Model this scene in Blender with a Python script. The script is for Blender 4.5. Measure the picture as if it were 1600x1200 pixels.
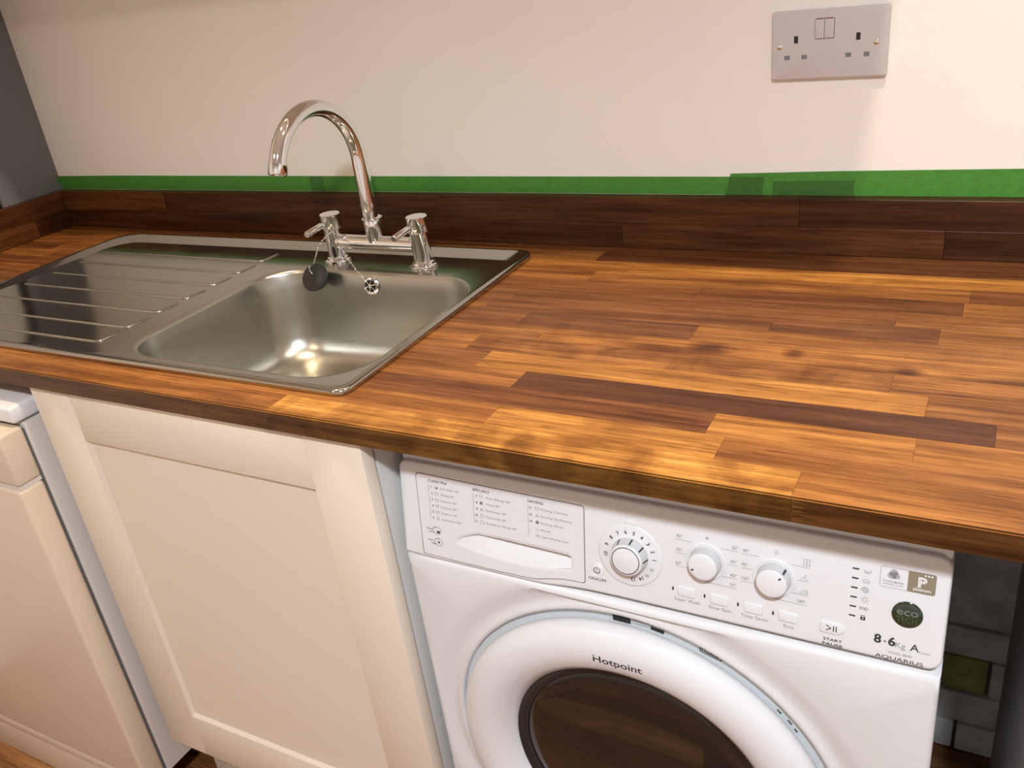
import bpy, bmesh, math, random
from mathutils import Vector, Matrix

for o in list(bpy.data.objects):
    bpy.data.objects.remove(o)
SC = bpy.context.scene
COL = SC.collection
random.seed(7)

# ------------------------------------------------------------------ camera
CAM = Vector((0.5067, -1.2853, 1.3569)); YAW, PITCH, ROLL, FPX = -0.5451, 0.4534, -0.1368, 1382.7
cy, sy, cp, sp, cr, sr = math.cos(YAW), math.sin(YAW), math.cos(PITCH), math.sin(PITCH), math.cos(ROLL), math.sin(ROLL)
fwd = Vector((sy*cp, cy*cp, -sp)); rt = Vector((cy, -sy, 0)); up = rt.cross(fwd)
R_ = rt*cr + up*sr; U_ = -rt*sr + up*cr
cam = bpy.data.objects.new('camera', bpy.data.cameras.new('camera')); COL.objects.link(cam)
m = Matrix((R_, U_, -fwd)).transposed().to_4x4(); m.translation = CAM
cam.matrix_world = m
cam.data.sensor_width = 36.0; cam.data.lens = FPX/1600*36; cam.data.clip_start = 0.02
SC.camera = cam

# ------------------------------------------------------------------ world, lights, exposure
w = bpy.data.worlds.new('world'); SC.world = w; w.use_nodes = True
w.node_tree.nodes['Background'].inputs[0].default_value = (0.75, 0.85, 1.0, 1)
w.node_tree.nodes['Background'].inputs[1].default_value = 0.02
SC.view_settings.view_transform = 'Standard'; SC.view_settings.look = 'None'
SC.view_settings.gamma = 1.0; SC.view_settings.use_curve_mapping = False
SC.view_settings.exposure = -0.02
CEIL = 2.40
def downlight(x, y, power, col=(1.0, 0.86, 0.70), size=0.035):
    l = bpy.data.lights.new('downlight', 'SPOT'); l.energy = power; l.color = col
    l.spot_size = math.radians(150); l.spot_blend = 0.7; l.shadow_soft_size = size
    o = bpy.data.objects.new('downlight', l); COL.objects.link(o); o.location = (x, y, CEIL-0.03)
downlight(0.50, -0.57, 45, (1.0, 0.91, 0.76))
downlight(-0.62, -0.57, 42, (1.0, 0.80, 0.58))
downlight(0.80, -1.80, 215, (0.92, 1.0, 1.10), 0.09)
downlight(-0.75, -1.90, 36, (1.0, 0.76, 0.52), 0.09)

# ------------------------------------------------------------------ helpers
def link(name, me, mat=None, parent=None):
    o = bpy.data.objects.new(name, me); COL.objects.link(o)
    if mat is not None and hasattr(me, 'materials') and len(me.materials) == 0:
        me.materials.append(mat)
    if parent is not None:
        o.parent = parent
        if parent.type == 'EMPTY':
            o.matrix_parent_inverse = Matrix.Translation(parent.location).inverted()
    return o
def thing(name, label, cat, loc=(0, 0, 0), group=None):
    o = bpy.data.objects.new(name, None); COL.objects.link(o); o.location = loc
    o.empty_display_size = 0.05
    return tag(o, label, cat, group)
def tag(o, label=None, cat=None, group=None, kind=None):
    if label: o['label'] = label
    if cat: o['category'] = cat
    if group: o['group'] = group
    if kind: o['kind'] = kind
    return o
def smooth(me, ang=40):
    me.polygons.foreach_set('use_smooth', [True]*len(me.polygons))
    try: me.set_sharp_from_angle(angle=math.radians(ang))
    except Exception: pass
    me.update(); return me
def bm_done(bm, name, sm=True, ang=40):
    bmesh.ops.recalc_face_normals(bm, faces=bm.faces[:])
    me = bpy.data.meshes.new(name); bm.to_mesh(me); bm.free()
    if sm: smooth(me, ang)
    return me
def add_box(bm, x0, x1, y0, y1, z0, z1, bev=0.0, seg=2):
    r = bmesh.ops.create_cube(bm, size=1.0)
    for v in r['verts']:
        v.co = Vector(((x0+x1)/2+v.co.x*(x1-x0), (y0+y1)/2+v.co.y*(y1-y0), (z0+z1)/2+v.co.z*(z1-z0)))
    if bev > 0:
        es = list({e for v in r['verts'] for e in v.link_edges})
        bmesh.ops.bevel(bm, geom=es, offset=bev, segments=seg, affect='EDGES', profile=0.5)
def box(name, x0, x1, y0, y1, z0, z1, mat, parent=None, bev=0.0, seg=2):
    bm = bmesh.new(); add_box(bm, x0, x1, y0, y1, z0, z1, bev, seg)
    return link(name, bm_done(bm, name, True, 35), mat, parent)
def loft(bm, rings, closed=True, cap0=False, cap1=False, mi=0):
    vs = [[bm.verts.new(p) for p in r] for r in rings]
    n = len(rings[0])
    for a, b in zip(vs, vs[1:]):
        for i in range(n if closed else n-1):
            j = (i+1) % n
            try:
                f = bm.faces.new((a[i], a[j], b[j], b[i])); f.material_index = mi
            except ValueError: pass
    if cap0: bm.faces.new(vs[0][::-1]).material_index = mi
    if cap1: bm.faces.new(vs[-1]).material_index = mi
    return vs
def rrect(x0, x1, y0, y1, r, n=8):
    rs = r if isinstance(r, (list, tuple)) else [r]*4     # order: right-front, right-back, left-back, left-front
    out = []
    for (cx, cyy, a0), q in zip([(x1, y0, -90), (x1, y1, 0), (x0, y1, 90), (x0, y0, 180)], rs):
        q = max(q, 1e-4)
        ox = cx + (-q if cx == x1 else q); oy = cyy + (q if cyy == y0 else -q)
        for k in range(n+1):
            a = math.radians(a0 + 90*k/n); out.append((ox+q*math.cos(a), oy+q*math.sin(a)))
    return out
def tube(bm, path, rad, n=16, cap=True):
    P = [Vector(p) for p in path]; rings = []
    if not isinstance(rad, (list, tuple)): rad = [rad]*len(P)
    t = (P[1]-P[0]).normalized(); ref = Vector((0, 0, 1)) if abs(t.z) < 0.9 else Vector((1, 0, 0))
    a = t.cross(ref).normalized()
    for i, p in enumerate(P):
        if i == 0: t = P[1]-P[0]
        elif i == len(P)-1: t = P[-1]-P[-2]
        else: t = P[i+1]-P[i-1]
        t.normalize(); a = (a - t*a.dot(t)).normalized(); b = t.cross(a)
        rings.append([p + (a*math.cos(2*math.pi*k/n)+b*math.sin(2*math.pi*k/n))*rad[i] for k in range(n)])
    loft(bm, rings, True, cap, cap)
def lathe(bm, org, axis, prof, n=32, cap0=True, cap1=True, mi=0):
    org = Vector(org); axis = Vector(axis).normalized()
    ref = Vector((0, 0, 1)) if abs(axis.z) < 0.9 else Vector((1, 0, 0))
    a = axis.cross(ref).normalized(); b = axis.cross(a)
    rings = [[org+axis*h+(a*math.cos(2*math.pi*k/n)+b*math.sin(2*math.pi*k/n))*max(r, 1e-5) for k in range(n)] for r, h in prof]
    loft(bm, rings, True, cap0, cap1, mi)
def lathe_obj(name, org, axis, prof, mat, parent, n=32, cap0=True, cap1=True, ang=35):
    bm = bmesh.new(); lathe(bm, org, axis, prof, n, cap0, cap1)
    return link(name, bm_done(bm, name, True, ang), mat, parent)
def tube_obj(name, path, rad, mat, parent, n=16, ang=50):
    bm = bmesh.new(); tube(bm, path, rad, n)
    return link(name, bm_done(bm, name, True, ang), mat, parent)

# ------------------------------------------------------------------ materials
def new_mat(name):
    mt = bpy.data.materials.new(name); mt.use_nodes = True
    nt = mt.node_tree; return mt, nt, nt.nodes['Principled BSDF']
def N(nt, typ, **kw):
    n = nt.nodes.new(typ)
    for k, v in kw.items():
        if k.startswith('i_'): n.inputs[k[2:].replace('_', ' ')].default_value = v
        else: setattr(n, k, v)
    return n
def plain(name, col, rough=0.5, metal=0.0, spec=0.5, bump=0.0, bscale=200, var=0.0, vscale=6, coat=0.0):
    mt, nt, b = new_mat(name)
    b.inputs['Base Color'].default_value = (*col, 1); b.inputs['Roughness'].default_value = rough
    b.inputs['Metallic'].default_value = metal; b.inputs['Specular IOR Level'].default_value = spec
    b.inputs['Coat Weight'].default_value = coat; b.inputs['Coat Roughness'].default_value = 0.06
    tc = N(nt, 'ShaderNodeTexCoord')
    if var > 0:
        nz = N(nt, 'ShaderNodeTexNoise'); nz.inputs['Scale'].default_value = vscale; nz.inputs['Detail'].default_value = 4
        nt.links.new(tc.outputs['Object'], nz.inputs['Vector'])
        rp = N(nt, 'ShaderNodeValToRGB')
        rp.color_ramp.elements[0].position = 0.3; rp.color_ramp.elements[1].position = 0.7
        rp.color_ramp.elements[0].color = (*[c*(1-var) for c in col], 1); rp.color_ramp.elements[1].color = (*[min(1, c*(1+var)) for c in col], 1)
        nt.links.new(nz.outputs['Fac'], rp.inputs['Fac']); nt.links.new(rp.outputs['Color'], b.inputs['Base Color'])
    if bump > 0:
        nz = N(nt, 'ShaderNodeTexNoise'); nz.inputs['Scale'].default_value = bscale; nz.inputs['Detail'].default_value = 3
        nt.links.new(tc.outputs['Object'], nz.inputs['Vector'])
        bp = N(nt, 'ShaderNodeBump'); bp.inputs['Strength'].default_value = bump; bp.inputs['Distance'].default_value = 0.002
        nt.links.new(nz.outputs['Fac'], bp.inputs['Height']); nt.links.new(bp.outputs['Normal'], b.inputs['Normal'])
    return mt
def wood(name, sc=(2.0, 30, 30), rough=0.38, gain=1.0, swap=False, knots=()):
    """grain along local X (Y when swap); base tone = object colour, figure strength = object alpha"""
    mt, nt, b = new_mat(name); L = nt.links.new
    tc = N(nt, 'ShaderNodeTexCoord'); oi = N(nt, 'ShaderNodeObjectInfo')
    mul = N(nt, 'ShaderNodeMath', operation='MULTIPLY'); mul.inputs[1].default_value = 37.0
    L(oi.outputs['Random'], mul.inputs[0])
    add = N(nt, 'ShaderNodeVectorMath', operation='ADD'); L(tc.outputs['Object'], add.inputs[0]); L(mul.outputs[0], add.inputs[1])
    def noise(scale, s, detail=4, dist=0.0):
        mp = N(nt, 'ShaderNodeMapping'); k = (scale[1], scale[0], scale[2]) if swap else scale
        mp.inputs['Scale'].default_value = k; L(add.outputs[0], mp.inputs['Vector'])
        nz = N(nt, 'ShaderNodeTexNoise'); nz.inputs['Scale'].default_value = s; nz.inputs['Detail'].default_value = detail
        nz.inputs['Distortion'].default_value = dist; L(mp.outputs[0], nz.inputs['Vector']); return nz
    def ramp(src, p0, c0, p1, c1):
        r = N(nt, 'ShaderNodeMapRange'); r.inputs['From Min'].default_value = p0; r.inputs['From Max'].default_value = p1
        r.inputs['To Min'].default_value = c0; r.inputs['To Max'].default_value = c1; L(src, r.inputs['Value']); return r
    g1 = ramp(noise(sc, 2.2, 5, 0.25).outputs['Fac'], 0.3, 0.52, 0.7, 1.46)          # broad streaks
    g2 = ramp(noise((9, 260, 260), 1.0, 4).outputs['Fac'], 0.32, 0.68, 0.68, 1.28)     # fine grain
    pr = ramp(noise((34, 420, 420), 1.0, 2).outputs['Fac'], 0.57, 1.0, 0.70, 0.55)   # pores
    fig = ramp(noise((13, 9, 9), 1.0, 3, 1.2).outputs['Fac'], 0.34, 0.42, 0.62, 1.30)  # mottled figure
    mx = N(nt, 'ShaderNodeMix'); mx.inputs[2].default_value = 1.0
    L(oi.outputs['Alpha'], mx.inputs[0]); L(fig.outputs[0], mx.inputs[3])
    cur = None
    for q in (g1.outputs[0], g2.outputs[0], pr.outputs[0], mx.outputs[0]):
        if cur is None: cur = q; continue
        mm = N(nt, 'ShaderNodeMath', operation='MULTIPLY'); L(cur, mm.inputs[0]); L(q, mm.inputs[1]); cur = mm.outputs[0]
    for (kx, ky, rx, ry, st) in knots:
        sb = N(nt, 'ShaderNodeVectorMath', operation='SUBTRACT'); sb.inputs[1].default_value = (kx, ky, 0.91); L(tc.outputs['Object'], sb.inputs[0])
        dv = N(nt, 'ShaderNodeVectorMath', operation='MULTIPLY'); dv.inputs[1].default_value = (1/rx, 1/ry, 0); L(sb.outputs[0], dv.inputs[0])
        wb_ = N(nt, 'ShaderNodeVectorMath', operation='ADD'); L(dv.outputs[0], wb_.inputs[0])
        wn_ = noise((30, 60, 60), 1.0, 2); w2 = N(nt, 'ShaderNodeMath', operation='MULTIPLY_ADD'); w2.inputs[1].default_value = 0.9; w2.inputs[2].default_value = -0.45
        L(wn_.outputs['Fac'], w2.inputs[0]); L(w2.outputs[0], wb_.inputs[1])
        ln = N(nt, 'ShaderNodeVectorMath', operation='LENGTH'); L(wb_.outputs[0], ln.inputs[0])
        kr = ramp(ln.outputs['Value'], 0.35, 1-st, 1.25, 1.0)
        mm = N(nt, 'ShaderNodeMath', operation='MULTIPLY'); L(cur, mm.inputs[0]); L(kr.outputs[0], mm.inputs[1]); cur = mm.outputs[0]
    # darker = redder : colour ^ something handled by gamma on the factor
    cmb = N(nt, 'ShaderNodeCombineColor')
    for i, e in enumerate((0.85, 1.05, 1.25)):
        pw = N(nt, 'ShaderNodeMath', operation='POWER'); pw.inputs[1].default_value = e; L(cur, pw.inputs[0]); L(pw.outputs[0], cmb.inputs[i])
    vm = N(nt, 'ShaderNodeVectorMath', operation='MULTIPLY'); L(oi.outputs['Color'], vm.inputs[0]); L(cmb.outputs[0], vm.inputs[1])
    vs_ = N(nt, 'ShaderNodeVectorMath', operation='SCALE'); vs_.inputs['Scale'].default_value = gain; L(vm.outputs[0], vs_.inputs[0])
    L(vs_.outputs[0], b.inputs['Base Color'])
    b.inputs['Roughness'].default_value = rough; b.inputs['Specular IOR Level'].default_value = 0.28
    bp = N(nt, 'ShaderNodeBump'); bp.inputs['Strength'].default_value = 0.12; bp.inputs['Distance'].default_value = 0.001
    L(pr.outputs[0], bp.inputs['Height']); L(bp.outputs[0], b.inputs['Normal'])
    return mt
def steel(name, rough, col=(0.475, 0.455, 0.415), bump=0.05):
    mt, nt, b = new_mat(name); L = nt.links.new
    b.inputs['Base Color'].default_value = (*col, 1); b.inputs['Metallic'].default_value = 1
    tc = N(nt, 'ShaderNodeTexCoord'); nz = N(nt, 'ShaderNodeTexNoise'); nz.inputs['Scale'].default_value = 9; nz.inputs['Detail'].default_value = 6
    L(tc.outputs['Object'], nz.inputs['Vector'])
    mr = N(nt, 'ShaderNodeMapRange'); mr.inputs['From Min'].default_value = 0.3; mr.inputs['From Max'].default_value = 0.7
    mr.inputs['To Min'].default_value = rough*(0.8 if bump else 1); mr.inputs['To Max'].default_value = rough*(1.25 if bump else 1)
    L(nz.outputs['Fac'], mr.inputs['Value']); L(mr.outputs[0], b.inputs['Roughness'])
    n2 = N(nt, 'ShaderNodeTexNoise'); n2.inputs['Scale'].default_value = 420; L(tc.outputs['Object'], n2.inputs['Vector'])
    bp = N(nt, 'ShaderNodeBump'); bp.inputs['Strength'].default_value = bump; bp.inputs['Distance'].default_value = 0.0006
    L(n2.outputs['Fac'], bp.inputs['Height']); L(bp.outputs[0], b.inputs['Normal'])
    return mt

M_room = plain('white_room_paint', (0.80, 0.78, 0.76), 0.6)
M_wall = plain('painted_plaster', (0.90, 0.845, 0.77), 0.55, bump=0.10, bscale=60, var=0.015, vscale=5)
M_wall_dark = plain('dark_grey_wall', (0.17, 0.165, 0.165), 0.5, bump=0.1, bscale=60)  # one dark grey base colour for the short left wall
M_ceil = plain('ceiling_paint', (0.82, 0.81, 0.79), 0.7)
M_wood = wood('stained_hardwood', gain=0.90)
M_knot = wood('knotty_hardwood', gain=0.90, knots=[(0.222, -0.359, 0.028, 0.016, .75), (0.165, -0.372, 0.075, 0.010, .6), (0.316, -0.353, 0.014, 0.014, .72), (0.436, -0.374, 0.017, 0.013, .72), (0.385, -0.379, 0.06, 0.008, .55), (0.535, -0.379, 0.05, 0.011, .55), (0.09, -0.352, 0.05, 0.012, .45)])
M_edge = wood('dark_hardwood_edge', gain=0.25)  # darker copy of the stave wood, used on the worktop's front faces
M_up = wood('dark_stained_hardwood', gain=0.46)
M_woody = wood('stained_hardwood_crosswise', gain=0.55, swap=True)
M_floor = wood('laminate_floor', (1.0, 14, 14), 0.35)
M_steel = steel('polished_steel', 0.13)
M_bowl = steel('brushed_steel', 0.30, (0.50, 0.485, 0.43), 0.0)
M_chrome = plain('chrome', (0.86, 0.86, 0.87), 0.035, 1.0)
M_cream = plain('cream_cabinet_paint', (0.735, 0.635, 0.52), 0.42)
M_carc = plain('carcass_white', (0.55, 0.54, 0.515), 0.5)
M_white = plain('appliance_white', (0.70, 0.695, 0.70), 0.25, coat=0.2)
M_dwhite = plain('dishwasher_white', (0.62, 0.50, 0.385), 0.3)
M_dside = plain('dishwasher_body_white', (0.60, 0.555, 0.505), 0.3)
M_recess = plain('grey_plastic', (0.68, 0.71, 0.72), 0.45)
M_skirt2 = plain('mid_grey_print', (0.32, 0.32, 0.33), 0.5)
M_skirt = plain('pale_grey_plastic', (0.56, 0.56, 0.56), 0.4)
M_ink = plain('black_print', (0.03, 0.03, 0.032), 0.5)
M_grey = plain('grey_print', (0.20, 0.20, 0.21), 0.5)
M_seam = plain('dark_gap', (0.10, 0.10, 0.10), 0.6)
M_black = plain('black_rubber', (0.012, 0.012, 0.013), 0.35)
M_glass = plain('dark_door_glass', (0.018, 0.012, 0.009), 0.05, spec=0.45)
M_green = plain('green_tape', (0.058, 0.235, 0.026), 0.55, bump=0.3, bscale=260, var=0.10, vscale=90)
M_green2 = plain('green_tape_double', (0.034, 0.135, 0.016), 0.55, bump=0.3, bscale=260, var=0.10, vscale=90)
M_sock = plain('socket_plastic', (0.60, 0.545, 0.52), 0.3)
M_red = plain('red_mark', (0.35, 0.03, 0.02), 0.4)
M_gold = plain('bronze_print', (0.24, 0.20, 0.13), 0.4)
M_eco = plain('dark_green_badge', (0.018, 0.032, 0.016), 0.12, coat=0.6)
M_ecotext = plain('badge_grey', (0.13, 0.15, 0.13), 0.3)
M_ecogreen = plain('badge_green', (0.055, 0.085, 0.04), 0.3)
M_mortar = plain('mortar', (0.14, 0.14, 0.12), 0.9, bump=0.5, bscale=90)
M_brick = plain('grey_painted_brick', (0.74, 0.77, 0.76), 0.8, bump=0.6, bscale=60, var=0.25, vscale=22)
M_moss = plain('mossy_green_brick', (0.40, 0.45, 0.16), 0.85, bump=0.6, bscale=60, var=0.3, vscale=22)
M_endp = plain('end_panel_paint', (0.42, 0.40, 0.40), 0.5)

# ------------------------------------------------------------------ room
H, T, D = 0.91, 0.0258, -0.6363
XL, XR = -1.398, 2.2
YF = -3.2
wb = box('wall_back', XL-0.1, XR, 0.0, 0.12, 0.70, CEIL, M_wall); tag(wb, 'cream painted plaster wall behind the worktop', kind='structure')
wlow = box('wall_back_base', XL-0.1, XR, 0.012, 0.12, 0.0, 0.70, M_mortar, wb)
bx = [0.30, 0.545, 0.80]
courses = [(0.004, 0.060, 'b', [0.40, 0.53, 0.70]), (0.068, 0.128, 'b', [0.36, 0.60, 0.80]), (0.140, 0.209, 'm', [0.33, 0.570, 0.80]),
           (0.220, 0.275, 'b', [0.40, 0.63, 0.85]), (0.286, 0.470, 'b', [0.30, 0.72]), (0.480, 0.690, 'b', [0.42, 0.74])]
for z0, z1, k, xs in courses:
    for i, (a, b) in enumerate(zip(xs, xs[1:])):
        y = -0.004+random.uniform(-0.004, 0.004)
        mt = M_moss if (k == 'm' and i == 0) else M_brick
        box('brick', a+0.0025, b-0.0025, y, 0.015, z0-0.002, z1+0.002, mt, wb, 0.003, 2)
wl = box('wall_left', XL-0.12, XL, -0.150, 0.0, 0.0, CEIL, M_wall_dark); tag(wl, 'dark grey wall at the left end of the worktop', kind='structure')
wn = box('window_1', XL-0.12, XL-0.03, -1.30, -0.150, 0.0, CEIL, M_wall); tag(wn, 'white framed recess beside the dark wall', kind='structure')
box('seal', XL-0.06, XL-0.006, -0.172, -0.1502, 0.96, 2.05, M_black, wn, 0.002)
box('window_frame', XL-0.05, XL-0.004, -1.05, -0.1722, 0.96, 2.05, M_carc, wn, 0.004)
tag(box('wall_corner', XL-0.12, XL, YF, -1.30, 0.0, CEIL, M_room), 'cream wall left of the room', kind='structure')
tag(box('wall_right', XR, XR+0.1, YF, 0.12, 0.0, CEIL, M_room), 'cream wall right of the room', kind='structure')
tag(box('wall_front', XL-0.12, XR+0.1, YF-0.1, YF, 0.0, CEIL, M_room), 'cream wall behind the camera', kind='structure')
tag(box('ceiling', XL-0.12, XR+0.1, YF-0.1, 0.12, CEIL, CEIL+0.08, M_ceil), 'white ceiling', kind='structure')
fl = box('floor', XL-0.12, XR+0.1, YF-0.1, 0.12, -0.06, -0.012, M_mortar); tag(fl, 'orange brown wood plank floor', kind='structure')
tones = [(0.34, 0.15, 0.05), (0.25, 0.10, 0.035), (0.17, 0.07, 0.028), (0.40, 0.19, 0.065)]
yy = YF; r = 0
while yy < 0.05:
    xx = XL-0.1-(r*0.47) % 1.2
    while xx < XR:
        a, b = max(xx, XL-0.11), min(xx+1.2, XR+0.05)
        if b-a > 0.02:
            o = box('plank', a+0.0008, b-0.0008, yy+0.0008, min(yy+0.095, 0.1)-0.0008, -0.012, 0.0, M_floor, fl)
            o.color = (*random.choice(tones), 0.15)
        xx += 1.2
    yy += 0.095; r += 1

# wall cabinet over the left of the worktop (just above the picture); its shade falls along the upstand
wc = thing('wall_cabinet', 'cream wall cabinet hanging above the tap and drainer', 'cabinet', (-0.5, -0.16, 1.44))
CB = 1.485
box('body', XL+0.002, 0.388, -0.257, -0.001, CB, 2.16, M_cream, wc, 0.001)
for a, b in ((XL+0.003, -0.804), (-0.801, -0.208), (-0.205, 0.388)): box('door', a, b, -0.275, -0.2575, CB, 2.16, M_cream, wc, 0.0015)

# ------------------------------------------------------------------ worktop of staves
def tone(t):
    cs = [(0.078, 0.024, 0.0095), (0.19, 0.064, 0.018), (0.35, 0.132, 0.028), (0.53, 0.240, 0.045)]
    f = max(0, min(0.9999, t))*3; i = int(f); k = f-i
    return tuple(a*(1-k)+b*k for a, b in zip(cs[i], cs[i+1]))
wt = thing('worktop', 'varnished hardwood block worktop of mixed golden and dark staves', 'worktop', (0, D/2, H-T))
ROW = 0.0424
WX0, WX1 = XL+0.001, 1.05
seams = {0: [(-0.80, .66, .1), (-0.229, .60, .15), (0.374, .86, .85), (WX1, .60, .12)],
         1: [(-0.98, .62, .1), (-0.45, .60, .1), (0.044, .60, .1), (0.294, .80, .45), (WX1, .55, .1)],
         2: [(-0.70, .4, .1), (0.273, .27, .25), (0.460, .72, .2), (WX1, .66, .1)],
         3: [(0.033, .55, .15), (0.523, .06, .12), (WX1, .40, .1)],
         4: [(-0.038, .46, .15), (0.462, .78, .08), (WX1, .50, .35)],
         5: [(-0.078, .60, .2), (0.425, .55, .65), (WX1, .56, .2)],
         6: [(-1.20, .35, .1), (0.003, .48, .15), (0.60, .66, .35), (WX1, .5, .1)],
         7: [(-0.047, .36, .1), (0.190, .22, .3), (WX1, .58, .2)],
         8: [(-1.17, .5, .1), (-0.124, .46, .1), (0.274, .36, .15), (0.459, .28, .2), (WX1, .52, .1)],
         9: [(-0.10, .36, .1), (0.410, .36, .15), (WX1, .48, .2)],
         10: [(-1.22, .62, .1), (0.156, .38, .1), (0.478, .28, .1), (WX1, .50, .1)],
         11: [(-1.26, .3, .1), (-0.019, .52, .15), (0.483, .50, .2), (WX1, .28, .1)],
         12: [(-1.21, .6, .1), (0.027, .60, .1), (WX1, .76, .12)],
         13: [(-1.0, .65, .1), (-0.041, .55, .1), (WX1, .16, .08)],
         14: [(-0.62, .3, .1), (0.340, .24, .1), (WX1, .24, .1)]}
CX0, CX1, CY0, CY1 = -1.108, -0.172, -0.5512, -0.1270      # sink cut-out
for k in range(15):
    y0, y1 = D+k*ROW, min(D+(k+1)*ROW, -0.0008)
    x0 = WX0
    for (x1, t, fig) in seams[k]:
        g = 0.00012
        A, B = x0+g, x1-g; segs = []
        if y1 <= CY0+0.003 or y0 >= CY1-0.003 or B <= CX0 or A >= CX1: segs.append((A, B, y0+g, y1-g))
        elif y0 < CY0-0.003 or y1 > CY1+0.003:      # stave running past the cut-out: notched, still one piece
            segs.append((A, B, y0+g, y1-g))
        else:                           # stave sawn off at the cut-out
            segs += [(A, min(B, CX0), y0+g, y1-g), (max(A, CX1), B, y0+g, y1-g)]
        for (a, b, c, d) in segs:
            if b-a < 0.002: continue
            bm = bmesh.new(); top = H+random.uniform(-0.00006, 0.00006)
            if (c < CY0 < d or c < CY1 < d) and a < CX1 and b > CX0:
                lo = c < CY0 < d; ca, cb = max(a, CX0), min(b, CX1); yn = CY0 if lo else CY1
                P2 = [(a, c), (b, c), (b, d), (cb, d), (cb, yn), (ca, yn), (ca, d), (a, d)] if lo else [(a, c), (ca, c), (ca, yn), (cb, yn), (cb, c), (b, c), (b, d), (a, d)]
                P3 = []
                for q in P2:
                    if not P3 or (abs(q[0]-P3[-1][0])+abs(q[1]-P3[-1][1])) > 1e-6: P3.append(q)
                vb = [bm.verts.new((x, y, H-T)) for x, y in P3]; vt = [bm.verts.new((x, y, top)) for x, y in P3]
                bm.faces.new(vb[::-1]); bm.faces.new(vt)
                for i in range(len(P3)):
                    j = (i+1) % len(P3); bm.faces.new((vb[i], vb[j], vt[j], vt[i]))
            else: add_box(bm, a, b, c, d, H-T, top)
            if k == 0:
                es = [e for e in bm.edges if all(abs(v.co.y-(y0+g)) < 1e-6 and v.co.z > H-0.001 for v in e.verts)]
                bmesh.ops.bevel(bm, geom=es, offset=0.0016, segments=2, affect='EDGES')
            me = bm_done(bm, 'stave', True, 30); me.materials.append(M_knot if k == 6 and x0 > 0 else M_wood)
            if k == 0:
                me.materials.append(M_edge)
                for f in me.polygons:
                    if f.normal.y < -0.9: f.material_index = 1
            o = link('stave', me, None, wt)
            o.color = (*tone(t), fig)
        x0 = x1
# finger joint teeth on the front edge
for i in range(5):
    z = H-T+0.0030+i*0.0047
    bm = bmesh.new(); xs = 0.376
    vs = [bm.verts.new(p) for p in [(xs-0.001, D-0.00015, z-0.0018), (xs+0.0125, D-0.00015, z), (xs-0.001, D-0.00015, z+0.0018),
                                    (xs-0.001, D+0.0005, z-0.0018), (xs+0.0125, D+0.0005, z), (xs-0.001, D+0.0005, z+0.0018)]]
    for f in ((0, 1, 2), (5, 4, 3), (0, 3, 4, 1), (1, 4, 5, 2), (2, 5, 3, 0)): bm.faces.new([vs[j] for j in f])
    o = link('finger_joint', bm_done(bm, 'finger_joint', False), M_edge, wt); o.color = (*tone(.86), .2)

# upstands
UH, UT = 0.0817, 0.0206
us = thing('upstand', 'dark stained wooden upstand along the back wall under green tape', 'upstand', (-0.2, -0.01, H))
zm = H+0.0408
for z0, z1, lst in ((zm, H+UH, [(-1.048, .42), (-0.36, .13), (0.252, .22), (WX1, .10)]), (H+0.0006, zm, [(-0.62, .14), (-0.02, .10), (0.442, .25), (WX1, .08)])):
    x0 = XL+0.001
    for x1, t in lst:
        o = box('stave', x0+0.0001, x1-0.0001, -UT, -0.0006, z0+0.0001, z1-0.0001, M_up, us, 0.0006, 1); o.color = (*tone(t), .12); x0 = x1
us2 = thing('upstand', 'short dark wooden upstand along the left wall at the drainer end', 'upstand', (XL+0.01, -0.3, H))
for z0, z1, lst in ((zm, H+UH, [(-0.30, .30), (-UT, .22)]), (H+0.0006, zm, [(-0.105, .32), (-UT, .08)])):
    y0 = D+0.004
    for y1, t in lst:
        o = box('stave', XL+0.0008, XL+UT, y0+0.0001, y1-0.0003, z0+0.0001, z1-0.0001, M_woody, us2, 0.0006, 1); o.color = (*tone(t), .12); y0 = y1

# ------------------------------------------------------------------ masking tape
def prism(name, pts, y0, y1, mat, parent=None):     # polygon in xz, thickness along y
    bm = bmesh.new()
    a = [bm.verts.new((x, y0, z)) for x, z in pts]; b = [bm.verts.new((x, y1, z)) for x, z in pts]
    bm.faces.new(a); bm.faces.new(b[::-1])
    n = len(pts)
    for i in range(n): bm.faces.new((a[i], b[i], b[(i+1) % n], a[(i+1) % n]))
    return link(name, bm_done(bm, name, False), mat, parent)
ZU = H+UH
t1 = thing('masking_tape', 'long strip of green masking tape above the upstand behind the tap', 'tape', (-0.6, 0, ZU))
prism('tape_strip', [(XL+0.0012, ZU+0.0004), (0.196, ZU+0.0004), (0.196, 1.0185), (-0.5, 1.0200), (-1.2, 1.0222), (XL+0.0012, 1.0212)], -0.0007, -0.0001, M_green, t1)
bm = bmesh.new()
vs = [bm.verts.new(p) for p in [(XL+0.0006, -0.0005, ZU+0.014), (XL+0.0006, -0.0005, 1.0212), (XL+0.0012, -0.010, ZU+0.020), (XL+0.0012, -0.004, ZU+0.0155),
                                (XL+0.0018, -0.0005, ZU+0.014), (XL+0.0018, -0.0005, 1.0212), (XL+0.0022, -0.010, ZU+0.020), (XL+0.0022, -0.004, ZU+0.0155)]]
for f in ((0, 1, 2, 3), (7, 6, 5, 4), (0, 4, 5, 1), (1, 5, 6, 2), (2, 6, 7, 3), (3, 7, 4, 0)): bm.faces.new([vs[i] for i in f])
link('folded_end', bm_done(bm, 'folded_end', False), M_green, t1)
prism('overlap', [(-0.655, ZU+0.0004), (-0.622, ZU+0.0004), (-0.622, 1.0200), (-0.655, 1.0200)], -0.0010, -0.00075, M_green2, t1)
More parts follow.
